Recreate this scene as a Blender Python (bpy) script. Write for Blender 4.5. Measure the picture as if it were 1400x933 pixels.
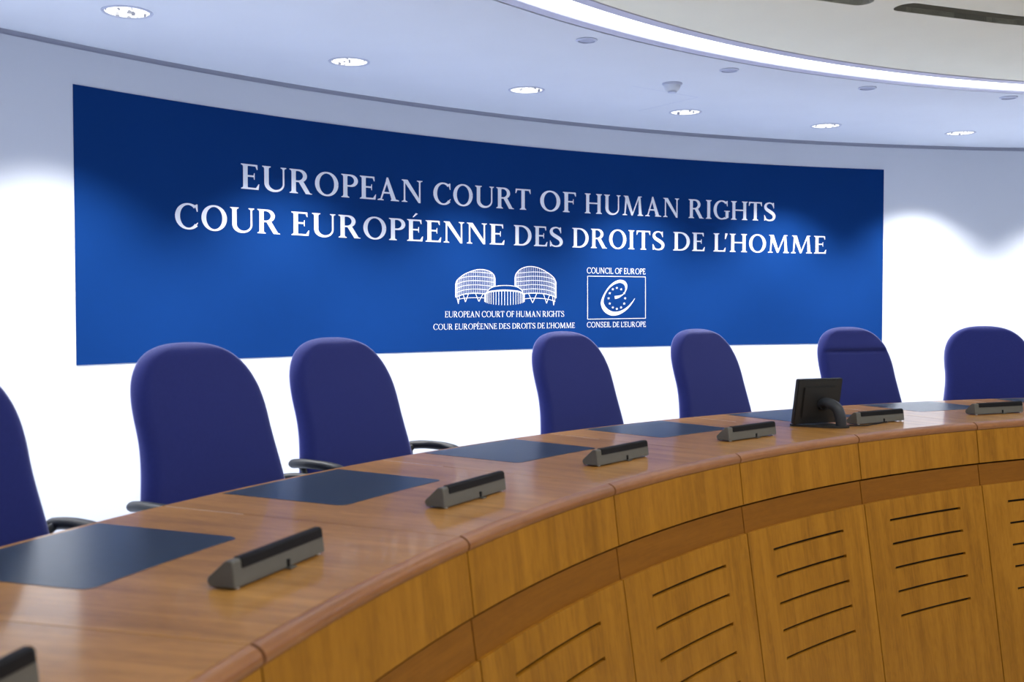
import bpy, bmesh, math, random
from mathutils import Vector
for o in list(bpy.data.objects): bpy.data.objects.remove(o, do_unlink=True)
sc = bpy.context.scene; C = sc.collection
random.seed(4)
rad = math.radians

# ------------------------------------------------------------ camera, world, exposure
cam_d = bpy.data.cameras.new('camera'); cam = bpy.data.objects.new('camera', cam_d); C.objects.link(cam)
cam.location = (0, 0, 1.5957); cam.rotation_euler = (rad(90 - 1.833), 0, 0)
cam_d.sensor_fit = 'HORIZONTAL'; cam_d.sensor_width = 36.0; cam_d.lens = 36.0 * 1448.0 / 1400.0
cam_d.clip_start = 0.05
cam_d.dof.use_dof = True; cam_d.dof.focus_distance = 7.0; cam_d.dof.aperture_fstop = 3.6
sc.camera = cam
sc.view_settings.view_transform = 'Standard'; sc.view_settings.look = 'None'
sc.view_settings.gamma = 1.0; sc.view_settings.use_curve_mapping = False
sc.view_settings.exposure = 0.0
WORLD = ((0.82, 0.89, 1.0), 0.36)
SPOT_W, SPOT_ANG, SPOT_BLEND = 325.0, 102.0, 0.72
FILL_PANEL_W = 21.5
COVE = 3.0
w = bpy.data.worlds.new('world'); sc.world = w; w.use_nodes = True
bg = w.node_tree.nodes['Background']; bg.inputs[0].default_value = (*WORLD[0], 1); bg.inputs[1].default_value = WORLD[1]

# room geometry: three nearly concentric circles
O = Vector((5.3103, 0.2183))      # bench
W = Vector((5.7305, -0.6262)); RW = 10.4465   # outer wall
K = Vector((5.0359, 0.8439))      # light ring in the ceiling
TH0, DL = -83.192, 8.990          # bench joints, degrees
ZC = 3.0584; ZG = 3.0261; ZD = 1.0; DAIS = 0.25; FL = -0.46   # ceiling, desk top, judges' floor, hall floor
def pol(c, r, deg, z=0.0):
    a = rad(deg); return Vector((c.x + r * math.sin(a), c.y + r * math.cos(a), z))

# ------------------------------------------------------------ helpers
def link(o, parent=None):
    C.objects.link(o)
    if parent: o.parent = parent
    return o
def mesh_obj(name, verts, faces, m, parent=None, uvs=None, smooth=False):
    me = bpy.data.meshes.new(name); me.from_pydata([tuple(v) for v in verts], [], faces); me.update()
    if uvs:
        L = me.uv_layers.new(name='UVMap')
        for p in me.polygons:
            for li, uv in zip(p.loop_indices, uvs[p.index]): L.data[li].uv = uv
    bm = bmesh.new(); bm.from_mesh(me); bmesh.ops.recalc_face_normals(bm, faces=bm.faces); bm.to_mesh(me); bm.free()
    if smooth:
        for p in me.polygons: p.use_smooth = True
        try: me.set_sharp_from_angle(angle=rad(35))
        except Exception: pass
    me.materials.append(m)
    return link(bpy.data.objects.new(name, me), parent)
def bm_obj(name, bm, m, parent=None, smooth=False):
    me = bpy.data.meshes.new(name); bmesh.ops.recalc_face_normals(bm, faces=bm.faces); bm.to_mesh(me); bm.free()
    if smooth:
        for p in me.polygons: p.use_smooth = True
        me.set_sharp_from_angle(angle=rad(40))
    me.materials.append(m)
    return link(bpy.data.objects.new(name, me), parent)
def thing(name, label, cat, loc=(0, 0, 0), rz=0.0, group=None):
    o = bpy.data.objects.new(name, None); C.objects.link(o); o.empty_display_size = 0.1
    o.location = loc; o.rotation_euler = (0, 0, rz); o['label'] = label; o['category'] = cat
    if group: o['group'] = group
    return o
def structure(o): o['kind'] = 'structure'; return o
def dup(root, loc, rz, label):
    r = root.copy(); C.objects.link(r); r.location = loc; r.rotation_euler = (0, 0, rz); r['label'] = label
    for ch in list(root.children):
        c = ch.copy(); C.objects.link(c); c.parent = r
        for g in list(ch.children):
            d = g.copy(); C.objects.link(d); d.parent = c
    return r
def arc_sweep(name, prof, a0, a1, n, m, parent=None, base_r=0.0, smooth=True, closed=True, c=None, uo=0.0):
    """profile of (radius, z) points swept about the vertical axis, angles in degrees; arc length and profile length as UV"""
    verts = []; faces = []; uvs = []; k = len(prof)
    cx, cy = (c.x, c.y) if c is not None else (0.0, 0.0)
    d = [0.0]
    for i in range(k): d.append(d[-1] + math.dist(prof[i], prof[(i + 1) % k]))
    rm = sum(p[0] for p in prof) / k
    for j in range(n + 1):
        a = rad(a0 + (a1 - a0) * j / n)
        for r, z in prof: verts.append((cx + r * math.sin(a), cy + r * math.cos(a) - base_r, z))
    for j in range(n):
        u0 = rad(a0 + (a1 - a0) * j / n) * rm; u1 = rad(a0 + (a1 - a0) * (j + 1) / n) * rm
        for i in range(k if closed else k - 1):
            i2 = (i + 1) % k
            faces.append((j * k + i, j * k + i2, (j + 1) * k + i2, (j + 1) * k + i))
            uvs.append(((u0, d[i]), (u0, d[i + 1]), (u1, d[i + 1]), (u1, d[i])))
    full = abs(abs(a1 - a0) - 360) < 1e-6
    if closed and not full:
        for j in (0, n):
            faces.append(tuple(j * k + i for i in range(k))); uvs.append(tuple((prof[i][0], prof[i][1]) for i in range(k)))
    return mesh_obj(name, verts, faces, m, parent, uvs, smooth)
def rrect(x0, y0, x1, y1, r, n=5):
    pts = []
    for cx, cy, a in ((x1 - r, y1 - r, 0), (x0 + r, y1 - r, 90), (x0 + r, y0 + r, 180), (x1 - r, y0 + r, 270)):
        for i in range(n + 1): t = rad(a + 90 * i / n); pts.append((cx + r * math.cos(t), cy + r * math.sin(t)))
    return pts
def tube(bm, pts, radii, n=12, cap=True, flat=(1, 1)):
    P = [Vector(p) for p in pts]
    if not hasattr(radii, '__len__'): radii = [radii] * len(P)
    t0 = (P[1] - P[0]).normalized(); up = Vector((0, 0, 1)) if abs(t0.z) < .9 else Vector((1, 0, 0))
    s = t0.cross(up).normalized(); rings = []
    for i, p in enumerate(P):
        t = (P[min(i + 1, len(P) - 1)] - P[max(i - 1, 0)]).normalized()
        s = (s - t * s.dot(t)).normalized(); u = t.cross(s)
        rings.append([bm.verts.new(p + (s * math.cos(2 * math.pi * k / n) * flat[0] + u * math.sin(2 * math.pi * k / n) * flat[1]) * radii[i]) for k in range(n)])
    for a, b in zip(rings, rings[1:]):
        for k in range(n): bm.faces.new((a[k], a[(k + 1) % n], b[(k + 1) % n], b[k]))
    if cap: bm.faces.new(rings[0]); bm.faces.new(rings[-1])
def crom(pts, m=8):
    P = [tuple(p) for p in pts]; out = []; D = len(P[0])
    for i in range(len(P) - 1):
        p0, p1, p2, p3 = P[max(i - 1, 0)], P[i], P[i + 1], P[min(i + 2, len(P) - 1)]
        for k in range(m):
            t = k / m
            out.append(tuple(.5 * (2 * p1[d] + (p2[d] - p0[d]) * t + (2 * p0[d] - 5 * p1[d] + 4 * p2[d] - p3[d]) * t * t + (3 * p1[d] - p0[d] - 3 * p2[d] + p3[d]) * t ** 3) for d in range(D)))
    out.append(P[-1]); return out
def box(bm, x0, y0, z0, x1, y1, z1, bev=0.0):
    t = bmesh.new(); bmesh.ops.create_cube(t, size=1)
    for v in t.verts: v.co = Vector(((x0 + x1) / 2 + v.co.x * (x1 - x0), (y0 + y1) / 2 + v.co.y * (y1 - y0), (z0 + z1) / 2 + v.co.z * (z1 - z0)))
    if bev: bmesh.ops.bevel(t, geom=t.edges[:], offset=bev, segments=2, affect='EDGES')
    me = bpy.data.meshes.new('t'); t.to_mesh(me); t.free(); bm.from_mesh(me); bpy.data.meshes.remove(me)
def lathe(bm, prof, n=32, cx=0, cy=0):
    rings = []
    for r, z in prof:
        if r < 1e-6: rings.append([bm.verts.new((cx, cy, z))])
        else: rings.append([bm.verts.new((cx + r * math.cos(2 * math.pi * k / n), cy + r * math.sin(2 * math.pi * k / n), z)) for k in range(n)])
    for a, b in zip(rings, rings[1:]):
        for k in range(n):
            k2 = (k + 1) % n
            if len(a) == 1: bm.faces.new((a[0], b[k], b[k2]))
            elif len(b) == 1: bm.faces.new((a[k], a[k2], b[0]))
            else: bm.faces.new((a[k], a[k2], b[k2], b[k]))
def prism(bm, poly, z0, z1):
    a = [bm.verts.new((x, y, z0)) for x, y in poly]; b = [bm.verts.new((x, y, z1)) for x, y in poly]
    bm.faces.new(a[::-1]); bm.faces.new(b); n = len(poly)
    for i in range(n): bm.faces.new((a[i], a[(i + 1) % n], b[(i + 1) % n], b[i]))

# ------------------------------------------------------------ materials
def mat(name, col, rough=.5, metal=0.0, spec=.5, coat=0.0, coat_r=.1, sheen=0.0, sheen_c=(1, 1, 1), bump=0.0, bscale=200.0, var=0.0, vscale=3.0):
    m = bpy.data.materials.new(name); m.use_nodes = True; nt = m.node_tree; N = nt.nodes; L = nt.links; b = N['Principled BSDF']
    b.inputs['Base Color'].default_value = (*col, 1); b.inputs['Roughness'].default_value = rough; b.inputs['Metallic'].default_value = metal
    b.inputs['Specular IOR Level'].default_value = spec; b.inputs['Coat Weight'].default_value = coat; b.inputs['Coat Roughness'].default_value = coat_r
    b.inputs['Sheen Weight'].default_value = sheen; b.inputs['Sheen Tint'].default_value = (*sheen_c, 1); b.inputs['Sheen Roughness'].default_value = .4
    tc = N.new('ShaderNodeTexCoord')
    if bump:
        n = N.new('ShaderNodeTexNoise'); n.inputs['Scale'].default_value = bscale; n.inputs['Detail'].default_value = 3
        L.new(tc.outputs['Object'], n.inputs['Vector']); bp = N.new('ShaderNodeBump'); bp.inputs['Strength'].default_value = bump; bp.inputs['Distance'].default_value = .002
        L.new(n.outputs['Fac'], bp.inputs['Height']); L.new(bp.outputs['Normal'], b.inputs['Normal'])
    if var:
        n = N.new('ShaderNodeTexNoise'); n.inputs['Scale'].default_value = vscale; n.inputs['Detail'].default_value = 4
        L.new(tc.outputs['Object'], n.inputs['Vector']); r = N.new('ShaderNodeValToRGB')
        r.color_ramp.elements[0].position = .3; r.color_ramp.elements[1].position = .7
        r.color_ramp.elements[0].color = (*[c * (1 - var) for c in col], 1); r.color_ramp.elements[1].color = (*[min(1, c * (1 + var)) for c in col], 1)
        L.new(n.outputs['Fac'], r.inputs['Fac']); L.new(r.outputs['Color'], b.inputs['Base Color'])
    return m
def emis(name, col, s):
    m = bpy.data.materials.new(name); m.use_nodes = True; nt = m.node_tree; nt.nodes.clear()
    e = nt.nodes.new('ShaderNodeEmission'); e.inputs[0].default_value = (*col, 1); e.inputs[1].default_value = s
    o = nt.nodes.new('ShaderNodeOutputMaterial'); nt.links.new(e.outputs[0], o.inputs[0]); return m
def wood(name, dark, mid, light, along_v, rough=.3, coat=.5, coat_r=.12, fine=1.0):
    """veneer: grain stretched along one UV axis, its place shifted from piece to piece"""
    m = bpy.data.materials.new(name); m.use_nodes = True; nt = m.node_tree; N = nt.nodes; L = nt.links; b = N['Principled BSDF']
    uv = N.new('ShaderNodeUVMap'); uv.uv_map = 'UVMap'; oi = N.new('ShaderNodeObjectInfo')
    sp = N.new('ShaderNodeSeparateXYZ'); L.new(uv.outputs[0], sp.inputs[0])
    rnd = N.new('ShaderNodeMath'); rnd.operation = 'MULTIPLY'; rnd.inputs[1].default_value = 43.0; L.new(oi.outputs['Random'], rnd.inputs[0])
    def tex(a, l, detail, dist):
        x = N.new('ShaderNodeMath'); x.operation = 'MULTIPLY'; y = N.new('ShaderNodeMath'); y.operation = 'MULTIPLY'
        L.new(sp.outputs['X'], x.inputs[0]); L.new(sp.outputs['Y'], y.inputs[0])
        x.inputs[1].default_value = a if along_v else l; y.inputs[1].default_value = l if along_v else a
        cb = N.new('ShaderNodeCombineXYZ'); L.new(x.outputs[0], cb.inputs[0]); L.new(y.outputs[0], cb.inputs[1]); L.new(rnd.outputs[0], cb.inputs[2])
        n = N.new('ShaderNodeTexNoise'); n.inputs['Scale'].default_value = 1; n.inputs['Detail'].default_value = detail; n.inputs['Distortion'].default_value = dist
        L.new(cb.outputs[0], n.inputs['Vector']); return n.outputs['Fac']
    a = tex(14, 1.3, 5, .6); f = tex(170 * fine, 5, 3, 0); g = tex(34, 11, 4, 1.4)
    def mad(x, k, y):
        q = N.new('ShaderNodeMath'); q.operation = 'MULTIPLY_ADD'; L.new(x, q.inputs[0]); q.inputs[1].default_value = k
        if hasattr(y, 'links'): L.new(y, q.inputs[2])
        else: q.inputs[2].default_value = y
        return q.outputs[0]
    s = mad(a, .52, mad(f, .26, mad(g, .24, 0.0)))
    r = N.new('ShaderNodeValToRGB'); e = r.color_ramp.elements
    e[0].position = .36; e[0].color = (*dark, 1); e[1].position = .66; e[1].color = (*light, 1)
    q = e.new(.51); q.color = (*mid, 1)
    L.new(s, r.inputs['Fac']); L.new(r.outputs['Color'], b.inputs['Base Color'])
    b.inputs['Roughness'].default_value = rough; b.inputs['Coat Weight'].default_value = coat; b.inputs['Coat Roughness'].default_value = coat_r
    b.inputs['Specular IOR Level'].default_value = .2
    bp = N.new('ShaderNodeBump'); bp.inputs['Strength'].default_value = .05; bp.inputs['Distance'].default_value = .001
    L.new(f, bp.inputs['Height']); L.new(bp.outputs['Normal'], b.inputs['Normal'])
    return m
M = {
 'wall': mat('wall_paint', (.60, .635, .71), .75, bump=.05, bscale=300, var=.015, vscale=1.2),
 'ceiling': mat('ceiling_paint', (.67, .715, .81), .8, bump=.04, bscale=300, var=.012),
 'inner': mat('inner_ceiling_paint', (.93, .93, .80), .8, var=.012),
 'flange': mat('lilac_grey_metal', (.60, .61, .78), .5),
 'gap': mat('shadow_gap_grey', (.40, .42, .52), .7),
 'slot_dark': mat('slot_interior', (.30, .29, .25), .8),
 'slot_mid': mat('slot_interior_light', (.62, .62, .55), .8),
 'dais_carpet': mat('dais_carpet', (.42, .47, .57), .95, bump=.3, bscale=500, var=.08, vscale=40),
 'carpet': mat('carpet', (.52, .52, .50), .95, bump=.3, bscale=500, var=.1, vscale=40),
 'banner': mat('banner_print', (.0044, .034, .155), .8, spec=.03, var=.03, vscale=2.0),
 'print': mat('white_print', (.76, .79, .86), .6, spec=.3),
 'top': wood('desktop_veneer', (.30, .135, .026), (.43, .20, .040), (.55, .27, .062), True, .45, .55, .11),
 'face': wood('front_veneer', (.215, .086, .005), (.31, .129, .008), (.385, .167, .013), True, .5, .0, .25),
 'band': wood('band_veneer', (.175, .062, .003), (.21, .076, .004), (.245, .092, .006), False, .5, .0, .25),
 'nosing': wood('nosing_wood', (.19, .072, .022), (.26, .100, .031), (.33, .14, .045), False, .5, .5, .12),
 'core': mat('dark_core', (.014, .007, .003), .9, spec=.1),
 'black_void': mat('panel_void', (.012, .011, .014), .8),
 'seam': mat('pale_seam', (.80, .70, .58), .3, coat=.5),
 'leather': mat('desk_leather', (.026, .042, .060), .30, spec=.6, bump=.15, bscale=260, var=.12, vscale=30),
 'fabric': mat('blue_fabric', (.023, .031, .175), .95, spec=.1, sheen=1.0, sheen_c=(.55, .58, 1), bump=.35, bscale=900, var=.04, vscale=90),
 'plastic': mat('black_plastic', (.022, .026, .034), .5, spec=.35, bump=.1, bscale=400),
 'mic': mat('grey_casing', (.108, .107, .096), .5, var=.04, vscale=30),
 'strip': mat('black_grille', (.006, .006, .008), .6, spec=.2),
 'foot': mat('clear_foot', (.75, .78, .85), .15),
 'monitor': mat('monitor_black', (.012, .012, .013), .45, bump=.05),
 'screen': mat('monitor_glass', (.01, .01, .012), .12),
 'chrome': mat('steel', (.6, .6, .62), .25, metal=1),
 'trim_white': mat('lamp_trim', (.52, .56, .70), .4),
 'device': mat('ceiling_device', (.55, .60, .76), .55),
 'device_dark': mat('ceiling_device_dark', (.40, .44, .60), .45),
 'cove': emis('cove_light', (.93, .96, 1.0), COVE),
}
def lens_mat():
    m = bpy.data.materials.new('lamp_reflector_glow'); m.use_nodes = True; nt = m.node_tree; N = nt.nodes; L = nt.links; N.clear()
    tc = N.new('ShaderNodeTexCoord'); v = N.new('ShaderNodeTexVoronoi'); v.inputs['Scale'].default_value = 55
    L.new(tc.outputs['Object'], v.inputs['Vector']); r = N.new('ShaderNodeValToRGB'); r.color_ramp.interpolation = 'LINEAR'
    r.color_ramp.elements[0].position = .0; r.color_ramp.elements[0].color = (.12, .14, .22, 1)
    r.color_ramp.elements[1].position = .42; r.color_ramp.elements[1].color = (1, 1, 1, 1)
    vb = N.new('ShaderNodeSeparateColor'); L.new(v.outputs['Color'], vb.inputs[0]); L.new(vb.outputs[0], r.inputs['Fac'])
    e = N.new('ShaderNodeEmission'); e.inputs[1].default_value = 1.5; L.new(r.outputs['Color'], e.inputs[0])
    o = N.new('ShaderNodeOutputMaterial'); L.new(e.outputs[0], o.inputs[0]); return m
M['lens'] = lens_mat(); M['glow'] = emis('lamp_glow', (1, 1, 1), 2.6)

# ------------------------------------------------------------ room shell
DL_SPOTS = [(a, 9.69) for a in (-77.4, -69.0, -60.6, -52.2, -43.8, -35.8, -27.2, -19.15, -11.6, -3.6, 4.6)]
DL_R = {-52.2: 9.666, -43.8: 9.681, -35.8: 9.629, -27.2: 9.692, -19.15: 9.756, -11.6: 9.774}
lamps = [pol(W, DL_R.get(a, r), a, ZC) for a, r in DL_SPOTS]
hw = 1.6
structure(arc_sweep('wall_back', [(RW, FL), (RW + .20, FL), (RW + .20, ZC + .3), (RW + .03, ZC + .3), (RW + .03, ZG), (RW, ZG)], -112, 48, 160, M['wall'], c=W))
structure(arc_sweep('trim_1', [(RW + .012, ZG - .01), (RW + .028, ZG - .01), (RW + .028, ZC + .02), (RW + .012, ZC + .02)], -112, 48, 160, M['gap'], c=W))
structure(arc_sweep('baseboard_back', [(RW - .015, DAIS), (RW, DAIS), (RW, DAIS + .09), (RW - .015, DAIS + .085)], -112, 48, 160, M['core'], c=W))
bm = bmesh.new(); lathe(bm, [(0, FL), (10.6, FL), (10.6, FL - .1), (0, FL - .1)], 96, W.x, W.y); structure(bm_obj('floor', bm, M['carpet']))
structure(arc_sweep('floor', [(6.36, FL), (6.36, DAIS), (9.86, DAIS), (9.86, FL)], -112, 48, 96, M['dais_carpet'], c=O))

def cut(ob, cutters):
    for c in cutters:
        md = ob.modifiers.new('b', 'BOOLEAN'); md.operation = 'DIFFERENCE'; md.solver = 'EXACT'; md.object = c
    bpy.context.view_layer.update()
    me = bpy.data.meshes.new_from_object(ob.evaluated_get(bpy.context.evaluated_depsgraph_get()))
    ob.modifiers.clear(); old = ob.data; ob.data = me; bpy.data.meshes.remove(old)
    for c in cutters: d = c.data; bpy.data.objects.remove(c); bpy.data.meshes.remove(d)
# outer ceiling ring between the wall and the light ring (its two edges are circles about different centres)
n = 200; verts = []; faces = []
RC1, RC2, RC3, RC4 = 6.661, 6.569, 6.371, 6.306
for j in range(n):
    a = 360.0 * j / n
    d = Vector((math.sin(rad(a)), math.cos(rad(a))))
    q = K - W; bq = q.dot(d); ri = bq + math.sqrt(bq * bq - q.dot(q) + RC1 ** 2)
    ro = RW + .014
    for r, z in ((ri, ZC), (ro, ZC), (ro, ZC + .03), (ri, ZC + .03)):
        p = W + d * r; verts.append((p.x, p.y, z))
for j in range(n):
    j2 = (j + 1) % n
    for i in range(4): faces.append((j * 4 + i, j * 4 + (i + 1) % 4, j2 * 4 + (i + 1) % 4, j2 * 4 + i))
ceil = structure(mesh_obj('ceiling', verts, faces, M['ceiling']))
cutters = []
for p in lamps:
    bm = bmesh.new(); lathe(bm, [(0, -.05), (.108, -.05), (.108, .08), (0, .08)], 40); o = bm_obj('c', bm, M['ceiling']); o.location = p; cutters.append(o)
cut(ceil, cutters)
# hatch let into the ceiling
hx = Vector((-.80, -.60)); hy = Vector((-.565, .825)); hc = Vector((1.295, 7.43))
def hatch(bm, s0, s1, t0, t1, z0, z1):
    prism(bm, [tuple(hc + hx * s + hy * t) for s, t in ((s0, t0), (s1, t0), (s1, t1), (s0, t1))], z0, z1)
bm = bmesh.new(); g = .0022
for a in ((0, .62, -g, g), (-g, g, 0, .62)): hatch(bm, *a, ZC - .0006, ZC + .001)
o = bm_obj('access_hatch_joint', bm, M['device'], ceil)
# ring light
ring = thing('ring_light', 'long curved white light strip set in lilac flanges around the ceiling opening', 'ceiling light', pol(K, 6.47, -30, ZC))
def ringpart(name, prof, m):
    o = arc_sweep(name, prof, 0, 360, 220, m, c=K); o.parent = ring; o.matrix_parent_inverse = ring.matrix_world.inverted(); return o
bpy.context.view_layer.update()
ringpart('outer_flange', [(RC1 - .024, ZC - .003), (RC2, ZC - .003), (RC2, ZC + .03), (RC1 - .024, ZC + .03)], M['flange'])
ringpart('inner_flange', [(RC3, ZC - .004), (RC4, ZC - .004), (RC4, ZC + .03), (RC3, ZC + .03)], M['flange'])
ringpart('diffuser', [(RC2, ZC + .006), (RC3, ZC + .006), (RC3, ZC + .02), (RC2, ZC + .02)], M['cove'])
ringpart('shadow_gap', [(RC1 - .001, ZC + .006), (RC1 - .023, ZC + .006), (RC1 - .023, ZC + .016), (RC1 - .001, ZC + .016)], M['gap'])
# inner ceiling with long curved slots
bm = bmesh.new(); lathe(bm, [(0, ZC + .002), (RC4, ZC + .002), (RC4, ZC + .03), (0, ZC + .03)], 200, K.x, K.y)
inner = structure(bm_obj('ceiling', bm, M['inner']))
def slot_poly(line, wd):
    """rounded slot: outer edge follows the points of line, width wd towards the room centre"""
    L_ = [Vector(p[:2]) for p in crom(line, 10)]; outp = []; inp = []
    for i, p in enumerate(L_):
        t = (L_[min(i + 1, len(L_) - 1)] - L_[max(i - 1, 0)]).normalized(); nrm = Vector((t.y, -t.x))
        if (O - p).dot(nrm) < 0: nrm = -nrm
        outp.append(p); inp.append(p + nrm * wd)
    def endcap(a, b, t):
        c = (a + b) / 2; r = (a - c).length; u = (a - c).normalized()
        return [c + u * r * math.cos(math.pi * k / 8) + t * r * math.sin(math.pi * k / 8) * .8 for k in range(1, 8)]
    t1 = (L_[-1] - L_[-2]).normalized(); t0 = (L_[0] - L_[1]).normalized()
    return outp + endcap(outp[-1], inp[-1], t1) + inp[::-1] + endcap(inp[0], outp[0], t0)
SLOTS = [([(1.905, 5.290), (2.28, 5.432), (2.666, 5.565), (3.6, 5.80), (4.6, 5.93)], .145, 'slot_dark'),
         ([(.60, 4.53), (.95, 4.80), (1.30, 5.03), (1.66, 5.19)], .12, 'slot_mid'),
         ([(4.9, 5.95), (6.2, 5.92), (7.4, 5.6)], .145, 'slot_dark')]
cutters = []
for line, wd, mm in SLOTS:
    bm = bmesh.new(); poly = slot_poly(line, wd); prism(bm, [tuple(p) for p in poly], ZC - .05, ZC + .1); cutters.append(bm_obj('c', bm, M['inner']))
cut(inner, cutters)
for line, wd, mm in SLOTS:
    poly = slot_poly(line, wd); bm = bmesh.new(); a = [bm.verts.new((p.x, p.y, ZC + .004)) for p in poly]; b = [bm.verts.new((p.x, p.y, ZC + .16)) for p in poly]
    bm.faces.new(b)
    for i in range(len(a)): i2 = (i + 1) % len(a); bm.faces.new((a[i], a[i2], b[i2], b[i]))
    bm_obj('air_slot_liner', bm, M[mm], inner)

# ------------------------------------------------------------ recessed ceiling lamps (each with its own light)
where = ['third beyond the left edge', 'second beyond the left edge', 'first beyond the left edge',
         'large one at the far upper left', 'above the left part of the banner', 'above the middle of the banner',
         'beside the thin ceiling hatch lines', 'above the right end of the banner', 'rightmost in view, over bare wall',
         'first beyond the right edge', 'second beyond the right edge']
def lamp_thing(label, p):
    t = thing('recessed_downlight', 'round recessed white downlight, ' + label, 'ceiling light', p, 0, 'downlights along the curved wall')
    bm = bmesh.new(); lathe(bm, [(.1065, .02), (.1065, -.001), (.110, -.005), (.122, -.004), (.124, 0), (.109, 0), (.109, .02)], 40); bm_obj('trim_ring', bm, M['trim_white'], t, True)
    bm = bmesh.new(); lathe(bm, [(.1064, .0), (.1064, .012), (.098, .035), (.075, .06), (.03, .075), (.0, .076)], 40); bm_obj('reflector', bm, M['lens'], t, True)
    bm = bmesh.new(); lathe(bm, [(0, .02), (.012, .022), (.018, .03), (.018, .06), (.012, .07), (0, .07)], 16); bm_obj('bulb', bm, M['glow'], t, True)
    return t
l0 = lamp_thing(where[0], lamps[0])
for i, p in enumerate(lamps):
    if i: dup(l0, p, i * 1.3, 'round recessed white downlight, ' + where[i])
    ld = bpy.data.lights.new('downlight_beam', 'SPOT'); ld.energy = SPOT_W; ld.spot_size = rad(SPOT_ANG); ld.spot_blend = SPOT_BLEND
    ld.shadow_soft_size = .05; ld.color = (1.0, .985, .96)
    lo = bpy.data.objects.new('downlight_beam', ld); C.objects.link(lo); lo.location = (p.x, p.y, p.z - .008)
# unseen fill panels, added under the inner ceiling to brighten bench front and desktop
pt0 = None
PW = ['beyond the left edge of the picture', 'above the camera, left of it', 'above the camera', 'above the camera, right of it', 'beyond the right edge of the picture', 'far right over the floor', 'behind the camera, right', 'behind the camera, left']
for i, a in enumerate((-88, -70, -52, -34, -16, 2, 150, 190)):
    p = pol(O, 4.15 if a < 100 else 2.5, a, ZC); lb = 'added flat rectangular fill light panel ' + PW[i]
    if pt0 is None:
        pt0 = thing('added_fill_panel', lb, 'ceiling light', p, -rad(a), 'added fill panels over the hall floor')
        bm = bmesh.new()
        for b_ in ((-.47, -.25, -.45, .25), (.45, -.25, .47, .25), (-.45, -.25, .45, -.23), (-.45, .23, .45, .25)): box(bm, b_[0], b_[1], -.012, b_[2], b_[3], .0)
        bm_obj('frame', bm, M['trim_white'], pt0)
        bm = bmesh.new(); box(bm, -.45, -.23, -.004, .45, .23, -.0005); bm_obj('diffuser', bm, M['cove'], pt0)
    else: dup(pt0, p, -rad(a), lb)
    ld = bpy.data.lights.new('fill_light', 'AREA'); ld.shape = 'RECTANGLE'; ld.size = .9; ld.size_y = .46; ld.energy = FILL_PANEL_W; ld.color = (1.0, .95, .87)
    lo = bpy.data.objects.new('fill_light', ld); C.objects.link(lo); lo.location = (p.x, p.y, ZC - .014); lo.rotation_euler = (0, 0, -rad(a))
# small round ceiling speakers between the lamps and the ring light
spk = [((.408, 5.845), 'leftmost of the four, below the left of the light strip'), ((1.339, 6.577), 'second from the left, right of the dome camera'),
       ((2.369, 7.110), 'third from the left'), ((3.460, 7.429), 'rightmost of the four, at the right edge')]
s0 = None
for (x, y), lb in spk:
    lb = 'small round flush ceiling fitting, ' + lb
    if s0 is None:
        s0 = thing('ceiling_speaker', lb, 'ceiling fitting', (x, y, ZC), 0, 'round fittings along the light strip')
        bm = bmesh.new(); lathe(bm, [(.058, 0), (.060, -.004), (.054, -.009), (.047, -.009), (.045, -.004), (.045, 0)], 32); bm_obj('trim_ring', bm, M['device'], s0, True)
        bm = bmesh.new(); lathe(bm, [(.0449, -.002), (.03, -.004), (0, -.005)], 32); bm_obj('grille', bm, M['device_dark'], s0, True)
    else: dup(s0, (x, y, ZC), 0, lb)
t = thing('dome_camera', 'small white dome camera hanging from the ceiling above the banner', 'camera', (1.047, 6.971, ZC))
bm = bmesh.new(); lathe(bm, [(0, 0), (.066, 0), (.066, -.006), (.060, -.014), (0, -.014)], 32); bm_obj('base_plate', bm, M['trim_white'], t, True)
bm = bmesh.new(); lathe(bm, [(.055, -.014), (.053, -.028), (.045, -.044), (.030, -.056), (.012, -.062), (0, -.063)], 32); bm_obj('dome', bm, M['ceiling'], t, True)
bm = bmesh.new(); lathe(bm, [(.0, -.058), (.020, -.062), (.028, -.0595), (.031, -.052)], 24); o = bm_obj('dome_window', bm, M['device'], t, True)
o.rotation_euler = (0, 0, 0); o.location = (0, -.006, -.003)

# ------------------------------------------------------------ banner with lettering
ban = thing('banner', 'long dark blue printed banner with white lettering on the curved white wall', 'banner', pol(W, RW - .004, -32.3, 1.272))
bpy.context.view_layer.update()
def under(o, t): o.parent = t; o.matrix_parent_inverse = t.matrix_world.inverted(); return o
S0, S1, BZ0, BZ1 = -9.3637, -2.4188, 1.272, 2.8289
under(arc_sweep('panel', [(RW - .004, BZ0), (RW - .0002, BZ0), (RW - .0002, BZ1), (RW - .004, BZ1)], math.degrees(S0 / RW), math.degrees(S1 / RW), 120, M['banner'], c=W), ban)
def on_wall(s, z, off=.0055):
    a = s / RW; return (W.x + (RW - off) * math.sin(a), W.y + (RW - off) * math.cos(a), z)
def print_obj(name, polys, m=None, off=.0055):
    v = []; f = []
    for p in polys:
        f.append(tuple(range(len(v), len(v) + len(p)))); v += [on_wall(s, z, off) for s, z in p]
    me = bpy.data.meshes.new(name); me.from_pydata(v, [], f); me.update(); me.materials.append(m or M['print'])
    return under(link(bpy.data.objects.new(name, me)), ban)
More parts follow.
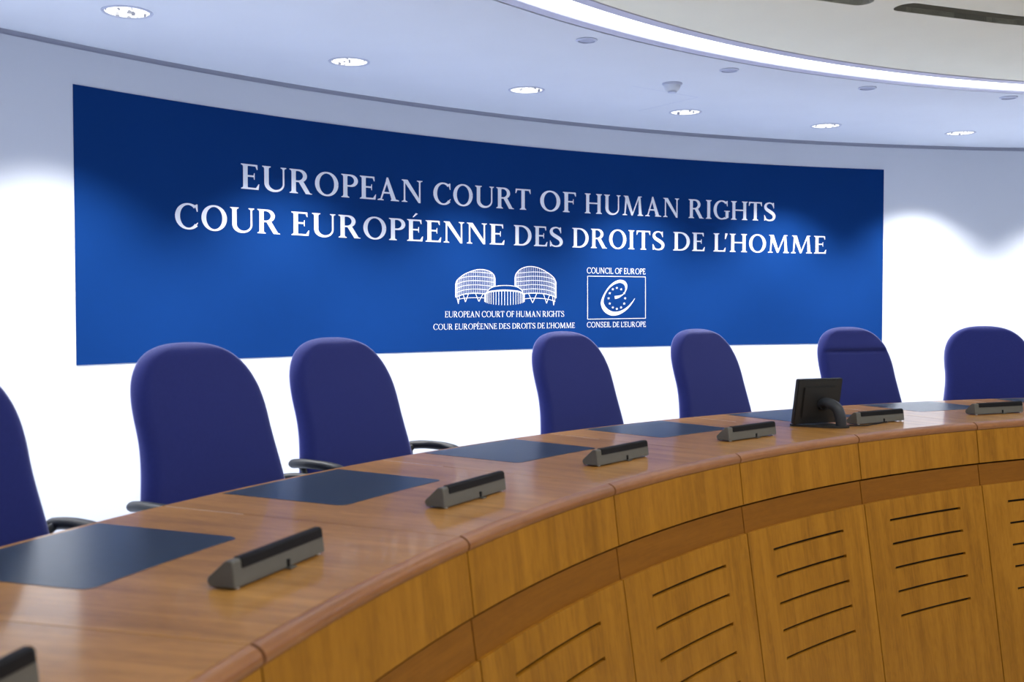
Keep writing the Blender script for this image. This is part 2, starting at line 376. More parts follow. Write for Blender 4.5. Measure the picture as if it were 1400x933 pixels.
def strip(pts, sub=0):
    """quads along (x, y, width) points"""
    P = crom(pts, sub) if sub else pts; out = []; L_ = []; R_ = []
    for i, p in enumerate(P):
        a = P[max(i - 1, 0)]; b = P[min(i + 1, len(P) - 1)]; dx, dy = b[0] - a[0], b[1] - a[1]; l = math.hypot(dx, dy) or 1
        nx, ny = -dy / l, dx / l; h = p[2] / 2; L_.append((p[0] + nx * h, p[1] + ny * h)); R_.append((p[0] - nx * h, p[1] - ny * h))
    for i in range(len(P) - 1): out.append([L_[i], L_[i + 1], R_[i + 1], R_[i]])
    return out
def glyph(ch, w, t, sl, st):
    """capital of height 1: stem width w, hairline t, serif length sl, serif thickness st -> polygons, width"""
    R = []
    def stem(x, ww=w, top=True, bot=True, sl2=None):
        s = sl if sl2 is None else sl2; k = s * .9
        p = [(x, 0.0), (x + ww, 0.0)] if not bot else [(x - s, 0), (x + ww + s, 0), (x + ww + s, st * .75), (x + ww + k * .3, st * 1.3), (x + ww, st * 2.4)]
        p += [(x + ww, 1.0), (x, 1.0)] if not top else [(x + ww, 1 - st * 2.4), (x + ww + k * .3, 1 - st * 1.3), (x + ww + s, 1 - st * .75), (x + ww + s, 1), (x - s, 1), (x - s, 1 - st * .75), (x - k * .3, 1 - st * 1.3), (x, 1 - st * 2.4)]
        if bot: p += [(x, st * 2.4), (x - k * .3, st * 1.3), (x - s, st * .75)]
        R.append(p)
    def bar(x0, x1, y, tt=t): R.append([(x0, y - tt / 2), (x1, y - tt / 2), (x1, y + tt / 2), (x0, y + tt / 2)])
    def arc(cx, cy, rx, ry, a0, a1, n=28, thick=w, thin=t, full=False):
        P = []
        for i in range(n + 1):
            a = rad(a0 + (a1 - a0) * i / n); c = abs(math.cos(a)); wd = thin + (thick - thin) * c ** 1.6
            P.append((cx + rx * math.cos(a), cy + ry * math.sin(a), wd))
        R.extend(strip(P))
    x = sl
    if ch == 'I': stem(x); return R, w + 2 * sl
    if ch == 'H': stem(x); stem(x + w + .48); bar(x + w, x + w + .48, .52); return R, 2 * w + .48 + 2 * sl
    if ch in 'EÉLF':
        stem(x); e = x + w
        if ch in 'EÉF':
            bar(e, e + .36, 1 - t / 2); R.append([(e + .30, 1 - t), (e + .38, 1.0), (e + .385, .80), (e + .355, .80)])
            bar(e, e + .25, .53); R.append([(e + .22, .53), (e + .245, .66), (e + .27, .66), (e + .27, .40), (e + .245, .40)])
        if ch in 'EÉL':
            bar(e, e + .40, t / 2); R.append([(e + .32, t), (e + .42, .23), (e + .45, .23), (e + .42, 0), (e + .38, 0)])
        if ch == 'É': R.append([(e - .02, 1.10), (e + .03, 1.10), (e + .22, 1.27), (e + .13, 1.30)])
        return R, e + (.44 if ch != 'F' else .39)
    if ch == 'T':
        c = .40; stem(c - w / 2, top=False); bar(.03, .77, 1 - t / 2)
        R.append([(0, .78), (.03, .78), (.10, 1 - t), (.10, 1.0), (.01, 1.0)]); R.append([(.80, .78), (.77, .78), (.70, 1 - t), (.70, 1.0), (.79, 1.0)]); return R, .80
    if ch == 'U':
        stem(x, bot=False); R[-1][0] = (x, .3); R[-1][1] = (x + w, .3); r = x + .80; stem(r - t, t, bot=False)
        R[-1][0] = (r - t, .3); R[-1][1] = (r, .3); cx0 = x + w / 2; cx1 = r - t / 2
        P = []
        for i in range(25):
            a = math.pi + math.pi * i / 24; c = math.cos(a); wd = (w if c < 0 else t) * abs(c) + t * 1.25 * (1 - abs(c))
            P.append(((cx0 + cx1) / 2 + (cx1 - cx0) / 2 * c, .32 + .30 * math.sin(a), wd))
        R.extend(strip(P)); return R, r + sl
    if ch == 'O':
        arc(.49, .5, .49 - w / 2, .515 - t / 2, 0, 360, 44, w * 1.02, t); return R, .98
    if ch in 'CG':
        arc(.49, .5, .49 - w / 2, .515 - t / 2, 50, 318 if ch == 'C' else 300, 34, w * 1.04, t)
        R.append([(.70, .93), (.80, .99), (.84, .99), (.845, .70), (.815, .70), (.76, .86)])
        if ch == 'C': R.append([(.68, .06), (.76, .10), (.86, .26), (.835, .28), (.74, .17), (.66, .13)]); return R, .86
        xs = .72; R.append([(xs, .03), (xs + w, .09), (xs + w, .42), (xs, .42)]); R.append([(xs - sl, .42), (xs + w + sl, .42), (xs + w + sl, .42 + st), (xs - sl, .42 + st)])
        R.append([(.66, .0), (.80, .04), (.80, .1), (.70, .09)]); return R, xs + w + sl
    if ch == 'D':
        stem(x); e = x + w; P = []; rx = .66; 
        bar(e, e + .16, 1 - t / 2); bar(e, e + .16, t / 2)
        for i in range(25):
            a = rad(90 - 180 * i / 24); c = abs(math.cos(a)); P.append((e + .12 + (rx - .12 - w / 2) * math.cos(a), .5 + (.5 - t / 2) * math.sin(a), t + (w - t) * c ** 1.4))
        R.extend(strip(P)); return R, e + rx
    if ch in 'PR':
        stem(x); e = x + w; P = []; rx = .46; cy = .735; ry = .265 - t / 2
        bar(e, e + .12, 1 - t / 2); bar(e, e + .12, cy - ry)
        for i in range(21):
            a = rad(90 - 180 * i / 20); c = abs(math.cos(a)); P.append((e + .10 + (rx - .10 - w / 2) * math.cos(a), cy + ry * math.sin(a), t + (w * .95 - t) * c ** 1.4))
        R.extend(strip(P))
        if ch == 'P': return R, e + rx
        R.append([(e + .10, cy - ry - .01), (e + .10 + w * 1.1, cy - ry + .02), (e + .58, st), (e + .66, st * .6), (e + .66, 0), (e + .40, 0)]); return R, e + .66
    if ch == 'A':
        R.append([(.10, 0), (.10 + t, 0), (.47, .90), (.42, 1.0), (.40, .96)]); R.append([(.40, 1.02), (.47, 1.02), (.84, 0), (.84 - w * 1.15, 0), (.37, .88)])
        bar(.20, .62, .34); R.append([(0, 0), (.27, 0), (.27, st * .8), (.17, st * 1.6), (.09, st * 1.6), (0, st * .8)])
        R.append([(.58, 0), (.95, 0), (.95, st * .8), (.84, st * 1.6), (.65, st * 1.6), (.58, st * .8)]); return R, .95
    if ch == 'N':
        stem(.09, t, sl2=.09); xr = .85; stem(xr - t, t, bot=False, sl2=.09); R[-1][0] = (xr - t, -.01); R[-1][1] = (xr, -.01)
        R.append([(.05, 1.0), (.06 + w * 1.15, 1.0), (xr, .10), (xr, -.01), (xr - .09, -.01)]); R.append([(0, 1), (.1, 1), (.1, 1 - st), (0, 1 - st * .7)]); return R, xr + .09
    if ch == 'M':
        R.append([(.10, 0), (.10 + t, 0), (.20 + t, .9), (.24, 1.0), (.17, 1.0)]); R.append([(.10, 1.0), (.15 + w, 1.0), (.60, .16), (.565, .0), (.52, 0)])
        R.append([(.53, .0), (.60, .0), (.985, .94), (.96, 1.0), (.92, .98)]); R.append([(.93, 1.0), (1.05, 1.0), (1.14, 0), (1.14 - w, 0)])
        for a, b, y in ((0, .27, 0), (1.14 - w - .08, 1.22, 0)): R.append([(a, 0), (b, 0), (b, st * .8), (b - .06, st * 1.5), (a + .06, st * 1.5), (a, st * .8)])
        for a, b in ((.06, .3), (.93, 1.13)): R.append([(a, 1), (b, 1), (b, 1 - st * .9), (a, 1 - st * .7)])
        return R, 1.22
    if ch == 'S':
        k = w / .16
        P = [(.58, .78, t), (.50, .92, t * 1.1), (.34, .975, t), (.15, .91, .10 * k), (.085, .765, .145 * k), (.16, .63, .16 * k), (.35, .515, .17 * k), (.55, .385, .165 * k), (.615, .235, .15 * k), (.54, .085, .10 * k), (.33, .025, t), (.13, .08, t * 1.1), (.055, .23, t)]
        R.extend(strip(P, 5)); R.append([(.54, .99), (.60, .99), (.61, .69), (.58, .69), (.51, .90)]); R.append([(.02, .01), (.08, .01), (.11, .10), (.045, .31), (.015, .31)]); return R, .70
    if ch == "'": R.append([(.03, 1.02), (.17, 1.0), (.06, .70), (.0, .70)]); return R, .17
    return R, .35
def word(txt, s0, s1, z0, h, w=.178, t=.070, sl=.08, st=.044, gap=.125, split=False):
    """word set between two measured ends of its place on the wall"""
    polys = []; groups = []; x = 0.0; prev = ''
    for ch in txt:
        if ch == ' ': x += .32; prev = ' '; continue
        G, wd = glyph(ch, w, t, sl, st)
        if prev: x += gap - (.05 if (prev + ch) in ("L'", 'RT', 'GH', 'HT', 'PE', 'EA', 'PÉ') else 0) - (.12 if prev + ch == "L'" else 0)
        q = [[(px + x, pz) for px, pz in p] for p in G]; polys += q; groups.append(q); x += wd; prev = ch
    k = (s1 - s0) / x
    if split: return [[[(s0 + px * k, z0 + pz * h) for px, pz in p] for p in q] for q in groups]
    return [[(s0 + px * k, z0 + pz * h) for px, pz in p] for p in polys]
Z1, H1 = 2.3435, .158; Z2, H2 = 2.0685, .1545
for name, rows in (
 ('english_title', [('EUROPEAN', -8.2826, -6.8601), ('COURT', -6.7661, -5.8979), ('OF', -5.8099, -5.4737), ('HUMAN', -5.3904, -4.4738), ('RIGHTS', -4.3796, -3.5088)]),
 ('french_title', [('COUR', -8.7381, -8.0016), ('EUROPÉENNE', -7.9144, -6.1389), ('DES', -6.0523, -5.5974), ('DROITS', -5.5076, -4.6162), ('DE', -4.5296, -4.2175), ("L'HOMME", -4.1299, -2.9959)])):
    z, h = (Z1, H1) if name[0] == 'e' else (Z2, H2)
    for a, b, c in rows:
        for lt in word(a, b, c, z, h, split=True): print_obj('letter', lt)
print_obj('english_subtitle', word('EUROPEAN COURT OF HUMAN RIGHTS', -6.6671, -5.5825, 1.5205, .0445, .115, .05, .06, .035, .12))['kind'] = 'stuff'
print_obj('french_subtitle', word("COUR EUROPÉENNE DES DROITS DE L'HOMME", -6.7688, -5.4818, 1.4305, .0425, .115, .05, .06, .035, .12))['kind'] = 'stuff'
print_obj('council_caption', word('COUNCIL OF EUROPE', -5.3679, -4.8016, 1.8655, .047, .11, .075, .03, .035, .13))['kind'] = 'stuff'
print_obj('council_caption', word("CONSEIL DE L'EUROPE", -5.3668, -4.7959, 1.4335, .043, .11, .075, .03, .035, .13))['kind'] = 'stuff'
# framed emblem: a drawn e with twelve stars
def bil(q, u, v):
    (a, b, c, d) = q; return tuple(a[i] * (1 - u) * (1 - v) + b[i] * u * (1 - v) + c[i] * (1 - u) * v + d[i] * u * v for i in (0, 1))
QE = [(-5.4517, 1.9743), (-4.6727, 1.9906), (-5.4503, 1.3931), (-4.6695, 1.3844)]
def mapE(polys): return [[bil(QE, x / 1026, y / 933) for x, y in p] for p in polys]
A = []
fr = [(118, 212), (855, 222), (856, 750), (118, 762)]
for i in range(4): A += strip([(*fr[i], 7), (*fr[(i + 1) % 4], 7)])
print_obj('emblem_frame', mapE(A))
e = [(462, 484, 40), (500, 478, 32), (540, 462, 18), (572, 440, 9), (598, 402, 12), (608, 352, 26), (596, 312, 38), (570, 288, 42), (530, 278, 38), (480, 290, 34), (430, 320, 26), (382, 366, 19), (340, 430, 18), (312, 495, 24), (303, 555, 36), (322, 612, 48), (362, 658, 56), (420, 688, 54), (480, 690, 46), (540, 672, 37), (600, 636, 27), (650, 590, 19), (690, 540, 11), (717, 498, 5)]
print_obj('emblem_letter', mapE(strip(e, 6)))
A = []
for cx, cy in ((488, 362), (543, 380), (582, 430), (594, 495), (582, 562), (542, 612), (488, 630), (437, 612), (398, 562), (383, 495), (398, 430), (437, 380)):
    A.append([(cx + (18 if k % 2 == 0 else 7.5) * math.sin(math.pi * k / 5), cy - (18 if k % 2 == 0 else 7.5) * math.cos(math.pi * k / 5)) for k in range(10)])
print_obj('emblem_stars', mapE(A), off=.0058)['kind'] = 'stuff'
# line drawing of the court building: two slanted drums and a low round hall
QB = [(-6.7169, 1.9431), (-5.5211, 1.9727), (-6.7179, 1.57), (-5.5202, 1.5678)]
def mapB(polys): return [[bil(QB, x / 1400, y / 544) for x, y in p] for p in polys]
def line(pts, wd): return strip([(x, y, wd) for x, y in pts], 6 if len(pts) > 2 else 0)
A = []
def yat(c, x):
    P = crom(c, 10)
    for a, b in zip(P, P[1:]):
        if min(a[0], b[0]) - .01 <= x <= max(a[0], b[0]) + .01: t = (x - a[0]) / ((b[0] - a[0]) or 1); return a[1] + (b[1] - a[1]) * t
    return P[0][1] if x < P[0][0] else P[-1][1]
tops = [[(166, 262), (185, 218), (250, 162), (330, 125), (400, 107), (470, 110), (530, 131), (566, 165), (579, 205)],
        [(789, 195), (803, 150), (850, 102), (920, 77), (985, 76), (1060, 95), (1140, 137), (1208, 190), (1237, 245)]]
bots = [[(166, 402), (250, 370), (350, 359), (470, 365), (579, 380)], [(789, 372), (870, 366), (980, 357), (1100, 364), (1190, 384), (1237, 410)]]
hall = [(465, 372), (500, 350), (560, 336), (680, 328), (800, 336), (860, 352), (895, 374)]
for tp, bt, clip in ((tops[0], bots[0], (480, 999)), (tops[1], bots[1], (0, 880))):
    x0, x1 = tp[0][0], tp[-1][0]
    A += line(tp, 8)
    def hid(x, y): return 465 < x < 895 and y > 275 + (abs(x - 680) / 215.0) ** 3 * 95
    nv = 34
    for i in range(nv + 1):
        x = (x0 + x1) / 2 - (x1 - x0) / 2 * math.cos(math.pi * i / nv); a, b = yat(tp, x), yat(bt, x)
        while hid(x, b) and b > a: b -= 3
        A += line([(x, a), (x, b)], 3.2 if i not in (0, nv) else 7)
    for k in range(6):
        pts = []
        for i in range(33):
            x = x0 + (x1 - x0) * i / 32; y = yat(bt, x) - 45 * k
            if y > yat(tp, x) and not hid(x, y): pts.append((x, y))
            elif len(pts) > 2: A += line(pts, 5.5 if k else 9); pts = []
        if len(pts) > 2: A += line(pts, 5.5 if k else 9)
for V in (((245, 372), (268, 452), (300, 362)), ((372, 360), (408, 447), (452, 362)), ((180, 398), (195, 472), (206, 392)), ((938, 364), (980, 462), (1026, 360)), ((1098, 365), (1132, 466), (1166, 376)), ((1196, 388), (1210, 487), (1226, 402))):
    A += line(V[:2], 6) + line(V[1:], 6)
A += line([(182, 428), (250, 412), (350, 406), (465, 408)], 6) + line([(895, 418), (970, 411), (1060, 413), (1150, 423), (1228, 445)], 6)
A += line([(495, 340), (520, 312), (560, 291), (620, 279), (690, 276), (760, 280), (820, 295), (855, 318), (875, 345)], 7) + line(hall, 16)
for i in range(21):
    x = 680 - 212 * math.cos(math.pi * (i + .5) / 21); A += line([(x, yat(hall, x)), (x, 440 + 46 * math.sqrt(max(0, 1 - ((x - 680) / 215.0) ** 2)))], 5.5)
print_obj('building_drawing', mapB(A))

# ------------------------------------------------------------ the curved bench, one section built and then copied along the arc
BR = 6.36; h = DL / 2
def seg(fr): return (fr - .5) * DL           # fraction of a section -> local angle
def arcdeg(mm, r): return math.degrees(mm / 1000.0 / r)
def bench_base(k): return pol(O, BR, TH0 + DL * (k + .5), 0), -rad(TH0 + DL * (k + .5))
GRP = 'sections of the curved bench'
p0, r0 = bench_base(1)
sec = thing('bench_section', 'x', 'bench section', p0, r0, GRP)
def part(name, prof, m, gap_mm, n=12, f0=0.0, f1=1.0):
    g = arcdeg(gap_mm, 6.2); return arc_sweep(name, prof, seg(f0) + g, seg(f1) - g, n, M[m], sec, BR)
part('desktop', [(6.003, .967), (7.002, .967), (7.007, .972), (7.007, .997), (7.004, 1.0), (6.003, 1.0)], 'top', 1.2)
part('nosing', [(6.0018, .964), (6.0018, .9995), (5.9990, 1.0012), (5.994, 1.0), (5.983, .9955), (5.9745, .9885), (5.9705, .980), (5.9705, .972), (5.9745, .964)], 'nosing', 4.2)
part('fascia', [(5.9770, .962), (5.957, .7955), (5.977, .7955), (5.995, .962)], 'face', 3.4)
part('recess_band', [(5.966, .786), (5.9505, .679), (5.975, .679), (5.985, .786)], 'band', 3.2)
part('end_frame', [(5.992, FL + .02), (5.992, .960), (6.30, .960), (6.30, FL + .02)], 'core', .2)
# front panel with five slots cut through it
rows = [.681]
for zc in (.585, .4745, .364, .2545, .1435): rows += [zc + .0063, zc - .0063]
rows += [FL + .08]
cols = [0.0, .2, .8, 1.0]; g = arcdeg(3.4, 5.9)
verts = []; faces = []; uvs = []
def rp(z): return 5.9401 - (.681 - z) * .15
def add_quad(q, uv): b = len(verts); verts.extend(q); faces.append(tuple(range(b, b + 4))); uvs.append(uv)
def ppt(a, z, back): r = rp(z) + (.016 if back else 0); aa = rad(a); return (r * math.sin(aa), r * math.cos(aa) - BR, z)
edges_a = [seg(0) + g, seg(.2), seg(.8), seg(1) - g]
for ri in range(len(rows) - 1):
    z1, z0 = rows[ri], rows[ri + 1]; is_slot_row = ri % 2 == 1
    for ci in range(3):
        hole = is_slot_row and ci == 1
        nn = 8 if ci == 1 else 3
        for j in range(nn):
            a0 = edges_a[ci] + (edges_a[ci + 1] - edges_a[ci]) * j / nn; a1 = edges_a[ci] + (edges_a[ci + 1] - edges_a[ci]) * (j + 1) / nn
            u0, u1 = rad(a0) * 5.9, rad(a1) * 5.9
            if hole:
                for z in (z0, z1): add_quad([ppt(a0, z, 0), ppt(a1, z, 0), ppt(a1, z, 1), ppt(a0, z, 1)], ((u0, z), (u1, z), (u1, z + .01), (u0, z + .01)))
            else:
                add_quad([ppt(a0, z0, 0), ppt(a1, z0, 0), ppt(a1, z1, 0), ppt(a0, z1, 0)], ((u0, z0), (u1, z0), (u1, z1), (u0, z1)))
            if ri == 0: add_quad([ppt(a0, z1, 0), ppt(a1, z1, 0), ppt(a1, z1, 1), ppt(a0, z1, 1)], ((u0, z1), (u1, z1), (u1, z1 + .016), (u0, z1 + .016)))
        if hole:
            for a in (edges_a[1], edges_a[2]): add_quad([ppt(a, z0, 0), ppt(a, z1, 0), ppt(a, z1, 1), ppt(a, z0, 1)], ((0, z0), (0, z1), (.01, z1), (.01, z0)))
    for a in (edges_a[0], edges_a[3]): add_quad([ppt(a, z0, 0), ppt(a, z1, 0), ppt(a, z1, 1), ppt(a, z0, 1)], ((0, z0), (0, z1), (.016, z1), (.016, z0)))
me = bpy.data.meshes.new('front_panel'); me.from_pydata(verts, [], faces); L_ = me.uv_layers.new(name='UVMap')
for p in me.polygons:
    for li, uv in zip(p.loop_indices, uvs[p.index]): L_.data[li].uv = uv
bm = bmesh.new(); bm.from_mesh(me); bmesh.ops.remove_doubles(bm, verts=bm.verts, dist=1e-5); bmesh.ops.recalc_face_normals(bm, faces=bm.faces); bm.to_mesh(me); bm.free()
me.materials.append(M['face']); link(bpy.data.objects.new('front_panel', me), sec)
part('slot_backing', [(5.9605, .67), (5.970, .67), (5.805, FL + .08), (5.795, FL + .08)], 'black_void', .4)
part('plinth', [(5.83, FL), (5.83, FL + .08), (5.96, FL + .08), (5.96, FL)], 'core', .4)
part('rear_panel', [(6.33, DAIS), (6.33, .966), (6.35, .966), (6.35, DAIS)], 'core', .4)
# inlaid leather writing pad, front corners rounded
pts = []; ra, rb = 6.513, 6.984; a0, a1 = seg(.222), seg(.755); cr = .028; ca = math.degrees(cr / 6.53)
def lp(r, a): a = rad(a); return (r * math.sin(a), r * math.cos(a) - BR)
for i in range(13): pts.append(lp(rb, a0 + (a1 - a0) * i / 12))
for i in range(6): t = rad(90 * i / 5); pts.append(lp(ra + cr - cr * math.sin(t), a1 - ca + ca * math.cos(t)))
for i in range(1, 12): pts.append(lp(ra, a1 - ca + (a0 + ca - a1 + ca) * i / 12))
for i in range(6): t = rad(90 * i / 5); pts.append(lp(ra + cr - cr * math.cos(t), a0 + ca - ca * math.sin(t)))
bm = bmesh.new(); prism(bm, pts, .9992, 1.0009); bm_obj('leather_pad', bm, M['leather'], sec)
bm = bmesh.new(); q = arcdeg(1.6, 6.8); prism(bm, [lp(6.70, seg(1) - q), lp(6.99, seg(1) - q), lp(6.99, seg(1) + q * .2), lp(6.70, seg(1) + q * .2)], .9995, 1.0006); bm_obj('joint_strip', bm, M['seam'], sec)
names_ = {-1: 'just outside the left edge of the picture', 0: 'in the bottom left corner of the picture', 1: 'in the left foreground with the nearest whole leather pad',
 2: 'in front of the left pair of chairs', 3: 'left of the middle chair, slots cut by the picture bottom',
 4: 'next left of the small monitor', 5: 'right below the small monitor, five whole slots', 6: 'at the right edge, slots cut by the edge',
 7: 'just outside the right edge of the picture', 8: 'second beyond the right edge of the picture', 9: 'third beyond the right edge of the picture'}
sec['label'] = 'curved wooden bench section ' + names_[1]
for k in (-1, 0, 2, 3, 4, 5, 6, 7, 8, 9):
    p, r = bench_base(k); dup(sec, p, r, 'curved wooden bench section ' + names_[k])

# ------------------------------------------------------------ conference units
MR = 6.247
mk = thing('conference_unit', 'x', 'conference unit', (0, 0, 0), 0, 'grey conference units along the bench')
prof = [(-.034, .004), (-.0335, .012), (-.028, .057), (-.024, .0615), (-.012, .0615), (-.007, .058), (.034, .022), (.0365, .014), (.030, .004)]
bm = bmesh.new(); xs = (-.184, -.182, .182, .184); rings = []
for i, x in enumerate(xs):
    s = .94 if i in (0, 3) else 1.0
    rings.append([bm.verts.new((x, y * s, .033 + (z - .033) * s)) for y, z in prof])
for a, b in zip(rings, rings[1:]):
    for k in range(len(prof)): bm.faces.new((a[k], a[(k + 1) % len(prof)], b[(k + 1) % len(prof)], b[k]))
bm.faces.new(rings[0]); bm.faces.new(rings[-1]); body = bm_obj('casing', bm, M['mic'], mk)
bm = bmesh.new(); sp_ = [(-.0325, .0405), (-.0295, .0598), (-.0245, .0640), (-.0125, .0640), (-.0085, .0600), (-.02, .05)]; rings = [[bm.verts.new((x, y, z)) for y, z in sp_] for x in (-.152, .177)]
for k in range(len(sp_)): bm.faces.new((rings[0][k], rings[0][(k + 1) % len(sp_)], rings[1][(k + 1) % len(sp_)], rings[1][k]))
bm.faces.new(rings[0]); bm.faces.new(rings[1]); bm_obj('speaker_grille', bm, M['strip'], mk)
bm = bmesh.new(); box(bm, .018, -.0365, .004, .028, -.028, .021, .001); bm_obj('cable_notch', bm, M['strip'], mk)
bm = bmesh.new(); box(bm, .016, -.046, .0005, .040, -.020, .003); bm_obj('cable_tab', bm, M['mic'], mk)
for x in (-.165, .165):
    for y in (-.026, .022):
        bm = bmesh.new(); lathe(bm, [(0, 0), (.0055, 0), (.0055, .0042), (0, .0042)], 12, x, y); bm_obj('foot', bm, M['foot'], mk, True)
ml = ['cut by the bottom left corner of the picture', 'large in the left foreground', 'before the second leather pad from the left', 'before the alone-standing middle chair',
      'next left of the small monitor', 'right beside the small black monitor', 'rightmost, at the right edge']
tw = {0: 0.5, 5: -.8, 6: -1}
dr = {0: 0, 5: .012, 6: .02}
df = {0: .53, 5: .555, 6: .52}
for i, k in enumerate(range(0, 7)):
    a = TH0 + DL * (k + df.get(k, .5)); p = pol(O, MR + dr.get(k, 0), a, ZD + .0012); rz = -rad(a) + rad(tw.get(k, 0))
    lb = 'grey wedge-shaped conference unit, ' + ml[i]
    if i == 0: mk.location = p; mk.rotation_euler = (0, 0, rz); mk['label'] = lb
    else: dup(mk, p, rz, lb)

# ------------------------------------------------------------ small monitor seen from behind
ma = -36.75; mp = pol(O, 6.325, ma, ZD)
mon = thing('monitor', 'small black flat monitor on a curved arm, seen from behind on the bench', 'monitor', mp, -rad(ma) + rad(-14))
import mathutils
tilt = mathutils.Matrix.Translation((0, 0, .125)) @ mathutils.Matrix.Rotation(rad(10), 4, 'X')
def tb(bm, *a):
    s = bmesh.new(); box(s, *a); s.transform(tilt); me = bpy.data.meshes.new('t'); s.to_mesh(me); s.free(); bm.from_mesh(me); bpy.data.meshes.remove(me)
bm = bmesh.new(); tb(bm, -.136, -.012, -.112, .136, .014, .116, .004); bm_obj('housing', bm, M['monitor'], mon)
bm = bmesh.new(); tb(bm, -.100, -.019, -.080, .100, -.010, .080, .004); bm_obj('rear_cover', bm, M['monitor'], mon)
bm = bmesh.new(); tb(bm, -.124, .0138, -.095, .124, .0152, .104); bm_obj('screen', bm, M['screen'], mon)
bm = bmesh.new()
arm = crom([(.015, -.012, .108), (.018, -.040, .120), (.028, -.070, .116), (.044, -.098, .095), (.054, -.112, .050), (.056, -.114, .006)], 5)
tube(bm, arm, [.029 + .004 * math.sin(i / len(arm) * 3) for i in range(len(arm))], 16, True, (1.0, .8)); bm_obj('arm', bm, M['plastic'], mon, True)
bm = bmesh.new(); b_ = tilt @ Vector((.02, -.013, -.015)); tube(bm, [b_ + Vector((0, .004, 0)), b_ + Vector((0, -.020, .002))], .030, 24); bm_obj('hinge', bm, M['monitor'], mon, True)
bm = bmesh.new(); pl = [(-.105 + .0, .075), (-.12, .055), (-.11, .02), (-.03, -.08), (.025, -.132), (.08, -.138), (.095, -.11), (.085, .03), (.07, .075)]
prism(bm, [p[:2] for p in crom(pl, 4)], .0005, .011); bm_obj('foot_plate', bm, M['monitor'], mon)
cb = bmesh.new(); a5 = TH0 + DL * 5.555; e1 = pol(O, 6.205, a5 + .15, ZD + .008)
st = mon.matrix_basis if False else None
bpy.context.view_layer.update(); s1 = mon.matrix_world @ Vector((.078, -.05, .006))
mid1 = (s1 * .65 + e1 * .35) + Vector((0.02, -.055, -.003)); mid2 = (s1 * .3 + e1 * .7) + Vector((0.0, -.035, -.004))
mid1.z = mid2.z = ZD + .0045
tube(cb, crom([s1, mid1, mid2, e1], 8), .0032, 8); cab = bm_obj('cable', cb, M['strip'], None, True)
cab['label'] = 'thin black cable running from the small monitor to the conference unit beside it'; cab['category'] = 'cable'

# ------------------------------------------------------------ swivel chairs
BT, BB, SH = 1.213, .44, .295      # top, bottom of the backrest above the dais, height of its rounded shoulder
def back_y(z): t = (z - BB) / (BT - BB); return -.195 - .17 * t + .035 * math.sin(math.pi * t * 1.15)
def half_w(z):
    t = max(0, min(1, (z - .56) / .34)); t = t * t * (3 - 2 * t); wv = .342 + (.303 - .342) * t
    if z < .56: wv *= 1 - .25 * ((.56 - z) / .12) ** 2
    if z > BT - SH: wv *= (max(0.0, 1 - ((z - BT + SH) / SH) ** 2.6)) ** (1 / 2.6)
    return wv
def backrest(creased):
    nz = 110 if creased else 48; nx = 30; V = []; F = []
    zs = [BB + (BT - SH - BB) * i / int(nz * .6) for i in range(int(nz * .6))] + [BT - SH + SH * math.sin(math.pi / 2 * i / int(nz * .4)) for i in range(int(nz * .4) + 1)]
    for side in (1, -1):
        for z in zs:
            hw_ = max(half_w(z), .002)
            edge = min(1, max(0, (BT - z)) / .045, max(.0, (z - BB)) / .04); edge = math.sqrt(max(0, 1 - (1 - edge) ** 2))
            for i in range(nx + 1):
                s = math.sin(math.pi / 2 * (-1 + 2 * i / nx)); s = .5 * s + .5 * (-1 + 2 * i / nx); x = s * hw_
                mrg = min(1, (hw_ - abs(x)) / .045); ef = math.sqrt(max(0, 1 - (1 - mrg) ** 2)) * edge
                d = (.046 if side == 1 else .030) * ef
                if creased and side == 1 and abs(x) < hw_ * .93: d -= .024 * math.exp(-((z - 1.055) / .009) ** 2) * (1 - (abs(x) / (hw_ * .93)) ** 8) ; d += .008 * math.exp(-((z - 1.09) / .04) ** 2) * (1 if z > 1.055 else .3) * ef
                V.append((x, back_y(z) + side * d, z))
    m_ = nx + 1; N_ = len(zs) * m_
    for b in (0, N_):
        for j in range(len(zs) - 1):
            for i in range(nx): a = b + j * m_ + i; F.append((a, a + 1, a + 1 + m_, a + m_))
    ob = mesh_obj('backrest', V, F, M['fabric'], None, None, False)
    bm = bmesh.new(); bm.from_mesh(ob.data); bmesh.ops.remove_doubles(bm, verts=bm.verts, dist=.0004); bmesh.ops.recalc_face_normals(bm, faces=bm.faces)
    bm.to_mesh(ob.data); bm.free()
    for p in ob.data.polygons: p.use_smooth = True
    return ob
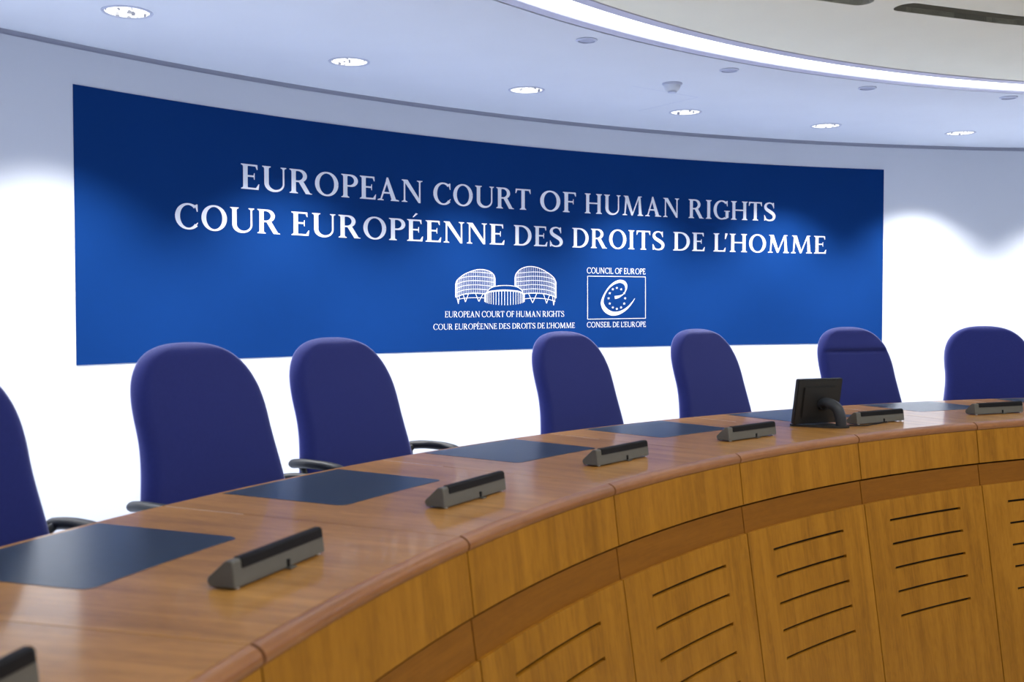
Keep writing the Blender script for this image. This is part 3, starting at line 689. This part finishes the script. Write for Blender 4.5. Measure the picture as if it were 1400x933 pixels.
def make_chair(creased=False):
    t = thing('swivel_chair', 'x', 'chair', (0, 0, 0), 0, 'blue upholstered swivel chairs behind the bench')
    backrest(creased).parent = t
    bm = bmesh.new(); pts = rrect(-.26, -.22, .26, .27, .09, 6); a = []
    for z, s in ((.40, .9), (.415, .97), (.44, 1.0), (.47, .985), (.485, .93), (.49, .80)): a.append([bm.verts.new((x * s, .02 + (y - .02) * s, z)) for x, y in pts])
    for p, q in zip(a, a[1:]):
        for i in range(len(pts)): bm.faces.new((p[i], p[(i + 1) % len(pts)], q[(i + 1) % len(pts)], q[i]))
    bm.faces.new(a[0]); bm.faces.new(a[-1]); bm_obj('seat', bm, M['fabric'], t, True)
    for s in (-1, 1):
        bm = bmesh.new()
        pad = crom([(s * .355, -.235, .662), (s * .365, -.17, .670), (s * .368, -.10, .672), (s * .365, -.02, .670), (s * .358, .048, .656), (s * .345, .080, .61)], 5)
        tube(bm, pad, [.017] + [.020] * (len(pad) - 2) + [.016], 12, True, (1.2, .95))
        tube(bm, crom([(s * .345, .080, .615), (s * .325, .09, .54), (s * .30, .09, .45), (s * .25, .03, .405)], 5), .015, 10)
        tube(bm, crom([(s * .358, -.20, .667), (s * .325, -.205, .64), (s * .305, -.16, .56), (s * .27, -.05, .44), (s * .22, .02, .405)], 5), .014, 10)
        bm_obj('armrest', bm, M['plastic'], t, True)
    bm = bmesh.new(); box(bm, -.05, -.26, .34, .05, .1, .40, .01); tube(bm, [(0, -.24, .36), (0, -.262, .50)], .03, 10); bm_obj('mechanism', bm, M['plastic'], t)
    bm = bmesh.new(); tube(bm, [(0, 0, .10), (0, 0, .34)], .028, 16); bm_obj('column', bm, M['chrome'], t, True)
    bm = bmesh.new()
    for k in range(5):
        a = 2 * math.pi * k / 5; d = Vector((math.cos(a), math.sin(a), 0)); tube(bm, [Vector((0, 0, .115)), d * .15 + Vector((0, 0, .11)), d * .30 + Vector((0, 0, .075))], [.026, .022, .014], 10)
    bm_obj('star_base', bm, M['plastic'], t, True)
    for k in range(5):
        a = 2 * math.pi * k / 5; d = Vector((math.cos(a), math.sin(a), 0)) * .30; n_ = Vector((-math.sin(a), math.cos(a), 0))
        bm = bmesh.new(); c = d + Vector((0, 0, .03)); tube(bm, [c - n_ * .02, c + n_ * .02], .03, 14); bm_obj('castor', bm, M['plastic'], t, True)
    return t
CHAIRS = [(1.54, -14, 7.17, 'at the left picture edge, half cut off'), (2.555, -3, 7.17, 'left one of the pair at the banner\'s left end'),
          (3.245, 0, 7.17, 'right one of the pair at the banner\'s left end'), (4.615, 4, 7.17, 'alone below the building logo on the banner'),
          (5.55, 8, 7.17, 'between the middle chair and the small monitor'), (6.59, 0, 7.17, 'with a stitched headrest crease, behind the small monitor'),
          (7.45, -20, 7.17, 'at the right edge, standing against bare white wall')]
ch0 = make_chair(False); chc = make_chair(True)
for i, (sg, yaw, r, lb) in enumerate(CHAIRS):
    a = TH0 + DL * sg; p = pol(O, r, a, DAIS); rz = math.pi - rad(a) + rad(yaw); lb = 'blue high-backed swivel chair ' + lb
    if i == 0: ch0.location = p; ch0.rotation_euler = (0, 0, rz); ch0['label'] = lb
    elif i == 5: chc.location = p; chc.rotation_euler = (0, 0, rz); chc['label'] = lb
    else:
        q = dup(ch0, p, rz, lb)
        for c in q.children:
            if i == 2 and c.name.startswith('armrest'): c.location.z = .048      # its arms are set higher
for c in ch0.children:
    if c.name.startswith('armrest'): c.location.z = .03
